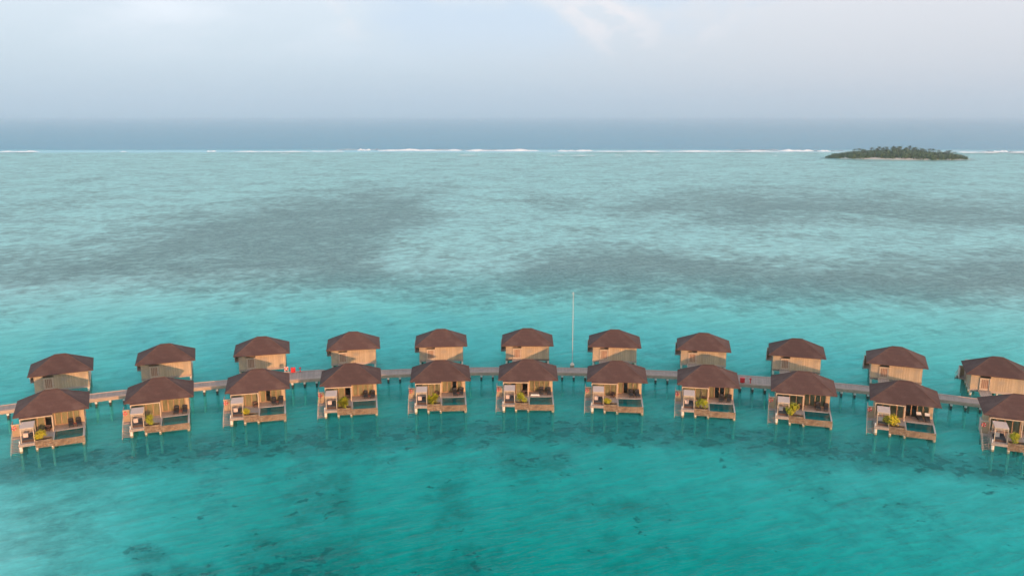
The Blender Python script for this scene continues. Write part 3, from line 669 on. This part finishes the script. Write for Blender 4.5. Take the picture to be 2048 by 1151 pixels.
# ------------------------------------------------------------------ jetty
def jetty():
    root = empty('jetty', on_arc(R_J, 0), 0, 'long curved grey timber jetty between the two villa rows', 'jetty')
    o = Vector(root.location)
    fi = np.linspace(-33, 33, 400)
    aL = math.degrees(math.atan2(at(598, 742, FLOOR).x - ARC.x, at(598, 742, FLOOR).y - ARC.y))
    aR = math.degrees(math.atan2(at(1500, 766, FLOOR).x - ARC.x, at(1500, 766, FLOOR).y - ARC.y))
    def bulge(d, w0, w1): d = abs(d); return 1.0 if d < w0 else 0.0 if d > w1 else .5 + .5 * math.cos(math.pi * (d - w0) / (w1 - w0))
    ro = [R_J + 1.68 + 2.2 * bulge(f - aL, 1.25, 2.3) for f in fi]
    ri = [R_J - 1.68 - 2.2 * bulge(f - aR, 1.25, 2.3) for f in fi]
    P = lambda r, f, z: tuple(on_arc(r, f, z) - o)
    def strip(name, r0, r1, z0, z1, mat):
        b = MB()
        vs = []
        for k, f in enumerate(fi): vs += [P(r0[k], f, z0), P(r1[k], f, z0), P(r1[k], f, z1), P(r0[k], f, z1)]
        fs = []
        for k in range(len(fi) - 1):
            i, j = 4 * k, 4 * k + 4
            fs += [(i + 3, i + 2, j + 2, j + 3), (i, j, j + 1, i + 1), (i, i + 3, j + 3, j), (i + 1, j + 1, j + 2, i + 2)]
        fs += [(0, 1, 2, 3), tuple(4 * (len(fi) - 1) + q for q in (3, 2, 1, 0))]
        b.add(vs, fs); me = b.mesh(name, mat)
        return obj(name, me, root)
    deck = strip('deck', [r - 0 for r in ri], ro, 1.30, 1.45, mat_jetty())
    strip('edge_fascia', [r - .08 for r in ri], [r - .003 for r in ri], .95, 1.46, M['jfascia'])
    strip('edge_fascia', [r + .003 for r in ro], [r + .08 for r in ro], .95, 1.46, M['jfascia'])
    strip('kerb', [r + .05 for r in ri], [r + .20 for r in ri], 1.452, 1.56, M['kerb'])
    strip('kerb', [r - .20 for r in ro], [r - .05 for r in ro], 1.452, 1.56, M['kerb'])
    strip('service_strip', [r + .85 for r in ri], [r + 1.0 for r in ri], 1.452, 1.475, M['kerb'])
    b = MB(); b.cyl(0, 0, -5, .55, .19, .19, 10); pm = b.mesh('jetty_pile', M['jpile'])
    b = MB(); b.cyl(0, 0, .55, 1.0, .23, .23, 10); cm = b.mesh('pile_cap', M['white'])
    f = -31.5
    while f < 31.5:
        for r in (R_J - 1.45 - 2.2 * bulge(f - aR, 1.25, 2.3), R_J + 1.45 + 2.2 * bulge(f - aL, 1.25, 2.3)):
            q = obj('pile', pm, root, on_arc(r, f) - o); obj('pile_cap', cm, q)
        f += 2.25 / R_J * 180 / math.pi
    return root
def mat_jetty():
    m = NT('jetty_boards'); t = m.new('ShaderNodeTexCoord'); sp = m.new('ShaderNodeSeparateXYZ'); m.l.new(t.outputs['Object'], sp.inputs[0])
    ang = m.math('ARCTAN2', sp.outputs[0], m.math('ADD', sp.outputs[1], R_J))
    k = m.math('MULTIPLY', ang, R_J / .16); fl = m.math('FLOOR', k); fr = m.math('FRACT', k)
    wn_ = m.new('ShaderNodeTexWhiteNoise', noise_dimensions='1D'); m.l.new(fl, wn_.inputs['W'])
    n = m.noise(m.coord('Object'), .8, 5, .65)
    col = m.mix(wn_.outputs[0], rgb(.26, .215, .19), rgb(.33, .275, .245)); col = m.mix(m.step(n, .45, .7), col, rgb(.23, .20, .19))
    col = m.mix(m.math('MULTIPLY', m.math('LESS_THAN', fr, .12), .5), col, rgb(.06, .05, .05))
    return m.fin(col, .8, m.bump(m.math('ADD', n, m.math('GREATER_THAN', fr, .12)), .3, .02))
M['jfascia'] = mat_plain('jetty_fascia', rgb(.44, .35, .27), rgb(.34, .27, .21), .75, 1.2)
M['kerb'] = mat_plain('jetty_kerb', rgb(.46, .35, .30), rgb(.38, .30, .27), .75, 2)
jetty()

# flagpole on its plinth beside the jetty
fp = at(1144.5, 733.5, FLOOR)
e = empty('flagpole', (fp.x, fp.y + .25, FLOOR), 0, 'tall white bare flagpole standing on the jetty edge', 'flagpole')
b = MB(); b.box(-.38, .38, -.30, .30, -.5, .55); b.box(-.22, .22, -.2, .2, .55, .8); obj('plinth', b.mesh('plinth', M['pile']), e)
b = MB(); b.cyl(0, 0, .8, 14.9, .062, .04, 10); obj('pole', b.mesh('pole', M['mast']), e)
b = MB(); b.bar((-.22, 0, 14.75), (.22, 0, 14.75), .06, .06); b.cyl(0, 0, 14.9, 15.05, .09, .02, 8); obj('finial', b.mesh('finial', M['white']), e)
b = MB(); b.bar((.10, 0, 1.8), (.07, 0, 14.6), .012, .012); obj('halyard', b.mesh('halyard', M['white']), e)

# fire-point fittings on the two jetty platforms
b = MB(); b.box(-.42, .42, -.25, .25, .10, .95); cab_m = b.mesh('cabinet_body', M['red'])
b = MB(); b.box(-.46, .46, -.29, .29, .95, 1.0); cabtop_m = b.mesh('cabinet_lid', M['red'])
b = MB(); b.box(-.36, .36, -.275, -.251, .16, .89); cabdoor_m = b.mesh('cabinet_door', M['red'])
b = MB(); b.box(-.05, .05, -.05, .05, 0, .1); cableg_m = b.mesh('cabinet_leg', M['metal'])
b = MB(); b.cyl(0, 0, 0, .95, .085, .075, 10); hyd_m = b.mesh('hydrant_body', M['red'])
b = MB(); b.bar((-.26, 0, .80), (.26, 0, .80), .12, .12); hydarm_m = b.mesh('hydrant_arm', M['red'])
b = MB(); b.cyl(0, 0, .95, 1.05, .12, .05, 10); hydcap_m = b.mesh('hydrant_cap', M['red'])
for (cx, cy), (hx, hy), rot, txt in (((586.5, 744.5), (600.5, 743.5), .24, 'on the jetty bay behind the life ring stand'), ((1484.5, 765), (1500.5, 766), -.24, 'on the jetty bay nearer the island')):
    g = at(cx, cy, FLOOR); e = empty('fire_hose_cabinet', g, rot, 'red fire hose cabinet ' + txt.replace('behind', 'beside'), 'cabinet', 'fire point fittings')
    obj('body', cab_m, e); obj('lid', cabtop_m, e); obj('door', cabdoor_m, e)
    for q in ((-.36, -.2), (.36, -.2), (-.36, .2), (.36, .2)): obj('leg', cableg_m, e, (q[0], q[1], 0))
    g = at(hx, hy, FLOOR); e = empty('fire_hydrant', g, rot, 'slim red hydrant ' + txt.replace('behind', 'beside'), 'hydrant', 'fire point fittings')
    obj('body', hyd_m, e); obj('cross_arm', hydarm_m, e); obj('cap', hydcap_m, e)
g = at(573, 744.6, FLOOR); e = empty('life_ring_stand', g, .24, 'white life ring stand with orange ring on the jetty bay', 'life ring stand')
b = MB(); b.box(-.36, -.30, -.03, .03, 0, 1.0); b.box(.30, .36, -.03, .03, 0, 1.0); obj('post', b.mesh('stand_posts', M['white']), e)
b = MB(); b.box(-.38, .38, .035, .07, .45, 1.15); obj('board', b.mesh('stand_board', M['white']), e)
b = MB(); b.torus((.0, -.06, .80), .27, .085); obj('ring', b.mesh('stand_ring', M['red'], smooth=True), e)

# ------------------------------------------------------------------ island
IC = Vector((453, 1004, 0)); IA, IB_, IROT = 77.0, 32.0, R(-14)
def isl(u, v, z=0.0):
    return Vector((IC.x + u * math.cos(IROT) - v * math.sin(IROT), IC.y + u * math.sin(IROT) + v * math.cos(IROT), z))
def island_ground():
    b = MB(); rings = [(0, 2.2), (.5, 2.1), (.8, 1.7), (.92, 1.0), (1.0, .15), (1.10, -1.2), (1.2, -3.5)]; n = 72; vs = []
    rg = random.Random(4); wob = [1 + .04 * math.sin(3 * k * 6.283 / n + 1) + .03 * math.sin(7 * k * 6.283 / n) for k in range(n)]
    for t, z in rings:
        for k in range(n):
            a = 6.283 * k / n; vs.append(isl(IA * t * wob[k] * math.cos(a), IB_ * t * wob[k] * math.sin(a), z))
    fs = [(i * n + k, (i + 1) * n + k, (i + 1) * n + (k + 1) % n, i * n + (k + 1) % n) for i in range(len(rings) - 1) for k in range(n)]
    b.add(vs, fs); m = NT('beach_sand'); nz = m.noise(m.coord('Object'), .15, 4)
    return b.mesh('island', m.fin(m.mix(m.step(nz, .35, .7), rgb(.52, .50, .47), rgb(.44, .42, .40)), .95), smooth=True)
tag(obj('island', island_ground()), kind='structure')
def canopy_h(u):
    """height of the wood along the island, from its outline in the photograph"""
    t = u / IA
    return float(np.interp(t, [-1, -.92, -.78, -.6, -.45, -.3, -.1, .1, .3, .45, .6, .75, .88, 1], [2, 4.5, 6.5, 8.5, 9, 10.5, 11.5, 12, 11.2, 9.5, 8.5, 8.5, 6, 2.5]))
def woodland():
    rg = random.Random(11); b = MB(); clumps = []
    while len(clumps) < 760:
        u, v = rg.uniform(-1, 1), rg.uniform(-1, 1)
        if u * u + v * v > .97 or (v < -.90 + .3 * max(0, -u - .1) and -.5 < u < .45): continue
        clumps.append((u * IA, v * IB_))
    for u, v in clumps:
        hmax = canopy_h(u) * (1 - .35 * (v / IB_) ** 2) ; top = hmax * rg.uniform(.72, 1.05); r = rg.uniform(2.2, 4.2)
        for k in range(46):
            d = Vector((rg.gauss(0, 1), rg.gauss(0, 1), rg.gauss(0, 1))).normalized()
            c = isl(u + d.x * r, v + d.y * r, max(.5, top - r * .7 + d.z * r * .75 - (rg.random() ** 2) * top * .55))
            n = (d + Vector((0, 0, .6))).normalized(); t = n.cross(Vector((rg.uniform(-1, 1), rg.uniform(-1, 1), .3))).normalized(); s = n.cross(t)
            l, w = rg.uniform(.7, 1.3), rg.uniform(.35, .7)
            b.add([c - t * l, c + s * w, c + t * l, c - s * w], [(0, 1, 2, 3)])
    return b.mesh('island_woodland', M['bush'])
tag(obj('island_woodland', woodland()), 'dense low green woodland covering the small sandy island', 'woodland', kind='stuff')
def palm_meshes(seed):
    rg = random.Random(seed); tb, cb = MB(), MB(); lean = Vector((rg.uniform(-1, 1), rg.uniform(-1, 1), 0)) * 1.2
    prev = Vector((0, 0, 0)); H = 10.0
    for k in range(1, 7):
        t = k / 6; p = lean * t * t + Vector((0, 0, H * t)); tb.bar(prev, p, .34 - .14 * t, .34 - .14 * t); prev = p
    for k in range(15):
        a = 6.283 * k / 15 + rg.uniform(-.2, .2); el = rg.uniform(-.2, 1.1); L = rg.uniform(2.8, 3.7); q = prev.copy(); d = Vector((math.cos(a) * math.cos(el), math.sin(a) * math.cos(el), math.sin(el)))
        side = Vector((-math.sin(a), math.cos(a), 0))
        for j in range(5):
            n = q + d * L / 5; w0, w1 = [.15, .5, .6, .5, .3, .05][j:j + 2]
            for sg in (-1, 1):
                cb.add([q, n, n + side * sg * w1 - Vector((0, 0, w1 * .5)), q + side * sg * w0 - Vector((0, 0, w0 * .5))], [(0, 1, 2, 3)])
            q = n; d = (d - Vector((0, 0, .32))).normalized()
    return tb.mesh('palm_trunk', M['trunk']), cb.mesh('palm_crown', M['frond'])
PALM = [palm_meshes(s) for s in (21, 22, 23, 24)]
rg = random.Random(5)
spots = [(-.60, 0), (-.53, .3), (-.49, -.2), (-.46, .2), (-.35, .1), (-.24, .3), (-.18, -.1), (-.13, .2), (-.08, -.3), (-.04, .1), (0, .35), (.04, -.1), (.08, .2), (.12, -.25), (.16, .1), (.20, .3), (.25, -.1), (.30, .2), (.38, 0), (.47, .1), (.50, -.2), (.60, .15), (.72, 0), (.76, .2), (.80, -.1), (-.30, -.4), (.0, -.45), (.33, -.35)]
for k, (u, v) in enumerate(spots):
    h = canopy_h(u * IA); s = (h + rg.uniform(-1.2, .5)) / 11.0
    e = empty('palm_tree', isl(u * IA, v * IB_, 1.8), rg.uniform(0, 6.28), 'coconut palm rising out of the small island\'s woodland', 'palm tree', 'palms of the small island'); e.scale = (1.15, 1.15, s)
    t, c = PALM[k % 4]; obj('trunk', t, e); obj('crown', c, e)

# ------------------------------------------------------------------ surf along the reef edge
def mat_foam():
    m = NT('surf_foam'); n = m.noise(m.coord('Object', (1, .6, 1)), .12, 5, .65)
    return m.fin(m.mix(m.step(n, .3, .6), rgb(.72, .76, .78), rgb(.86, .87, .87)), .9, m.bump(n, .6, 1.0))
def mat_face():
    m = NT('wave_face'); m.fin(rgb(.03, .13, .17), .12, m.bump(m.noise(m.coord('Object'), .3, 3), .4, .5), .5); return m.mat
M['foam'], M['face'] = mat_foam(), mat_face()
def breaker(x0, x1, y, h, depth, mat, seed):
    """one roller: a curved ridge with ragged front and back edges"""
    rg = random.Random(seed); n = max(8, int((x1 - x0) / 7)); b = MB(); vs = []
    ph = [rg.uniform(0, 6.28) for _ in range(4)]
    for k in range(n + 1):
        t = k / n; px = x0 + (x1 - x0) * t; g = at(px, y); e = min(1, 7 * t, 7 * (1 - t)) ** .6
        j = .65 + .25 * math.sin(9 * t + ph[0]) + .2 * math.sin(23 * t + ph[1]) + rg.uniform(-.15, .15)
        hh, dd = h * e * max(.25, j), depth * (.3 + .7 * e) * max(.3, .7 + .3 * math.sin(14 * t + ph[2]) + rg.uniform(-.2, .2))
        for q, z in ((-.6, .06), (-.25, .35 * hh), (-.06, .9 * hh), (.05, hh), (.18, .55 * hh), (.4, .06)): vs.append((g.x, g.y + q * dd, max(.05, z)))
    fs = [(i * 6 + q, (i + 1) * 6 + q, (i + 1) * 6 + q + 1, i * 6 + q + 1) for i in range(n) for q in range(5)]
    b.add(vs, fs); return b.mesh('breaker', mat, smooth=True)
SURF = [(0, 80, 303.5, 1.6, 26), (243, 252, 303.5, 1.2, 18), (414, 432, 303, 1.6, 20), (463, 620, 303.5, 1.0, 16), (620, 690, 303, .9, 12), (714, 742, 300.5, 2.4, 28), (755, 925, 301, 2.2, 34), (930, 1078, 301.5, 2.2, 34), (1114, 1187, 302, 1.8, 30), (1187, 1335, 303, 1.1, 20), (1335, 1560, 303, 1.3, 22), (1556, 1628, 302, 2.4, 34), (1632, 1662, 302.5, 1.8, 24), (1915, 2000, 305, 1.2, 20), (1986, 2016, 303.5, 2.0, 26), (2016, 2100, 305, 1.2, 20),
        (918, 952, 310.5, .5, 14), (1098, 1128, 311, .5, 12), (1138, 1190, 311, .5, 14), (1228, 1246, 310.5, .5, 12), (1305, 1322, 310, .5, 12), (560, 580, 307, .5, 12), (1545, 1556, 311, .5, 12)]
for k, s in enumerate(SURF):
    tag(obj('surf_foam', breaker(*s, M['foam'], 100 + k)), 'white foam of waves breaking along the outer reef', 'surf', kind='stuff')
for k, s in enumerate([(674, 718, 299.5, 1.8, 40), (742, 762, 299.5, 1.7, 36), (850, 1000, 299.8, 1.2, 30), (1462, 1560, 300.5, 1.7, 36), (1626, 1640, 302, 1.4, 30), (1660, 1690, 302, 1.5, 30), (1962, 1990, 303.5, 1.5, 30), (2004, 2012, 303.5, 1.5, 30), (2014, 2080, 304, 1.6, 34)]):
    tag(obj('unbroken_wave', breaker(*s, M['face'], 300 + k)), 'dark green faces of swells about to break on the reef', 'wave', kind='stuff')

# ------------------------------------------------------------------ haze: humid air over the whole scene
b = MB(); b.box(-22500, 22500, -22500, 22500, -30, 420)
hm = bpy.data.materials.new('humid_air'); hm.use_nodes = True; hn = hm.node_tree.nodes; hn.remove(hn['Principled BSDF'])
pv = hn.new('ShaderNodeVolumePrincipled'); pv.inputs['Density'].default_value = 1.4e-4; pv.inputs['Color'].default_value = rgb(.96, .98, 1.0)
pv.inputs['Anisotropy'].default_value = 0.9
hm.node_tree.links.new(pv.outputs[0], hn['Material Output'].inputs['Volume'])
tag(obj('haze', b.mesh('haze', hm)), kind='stuff')
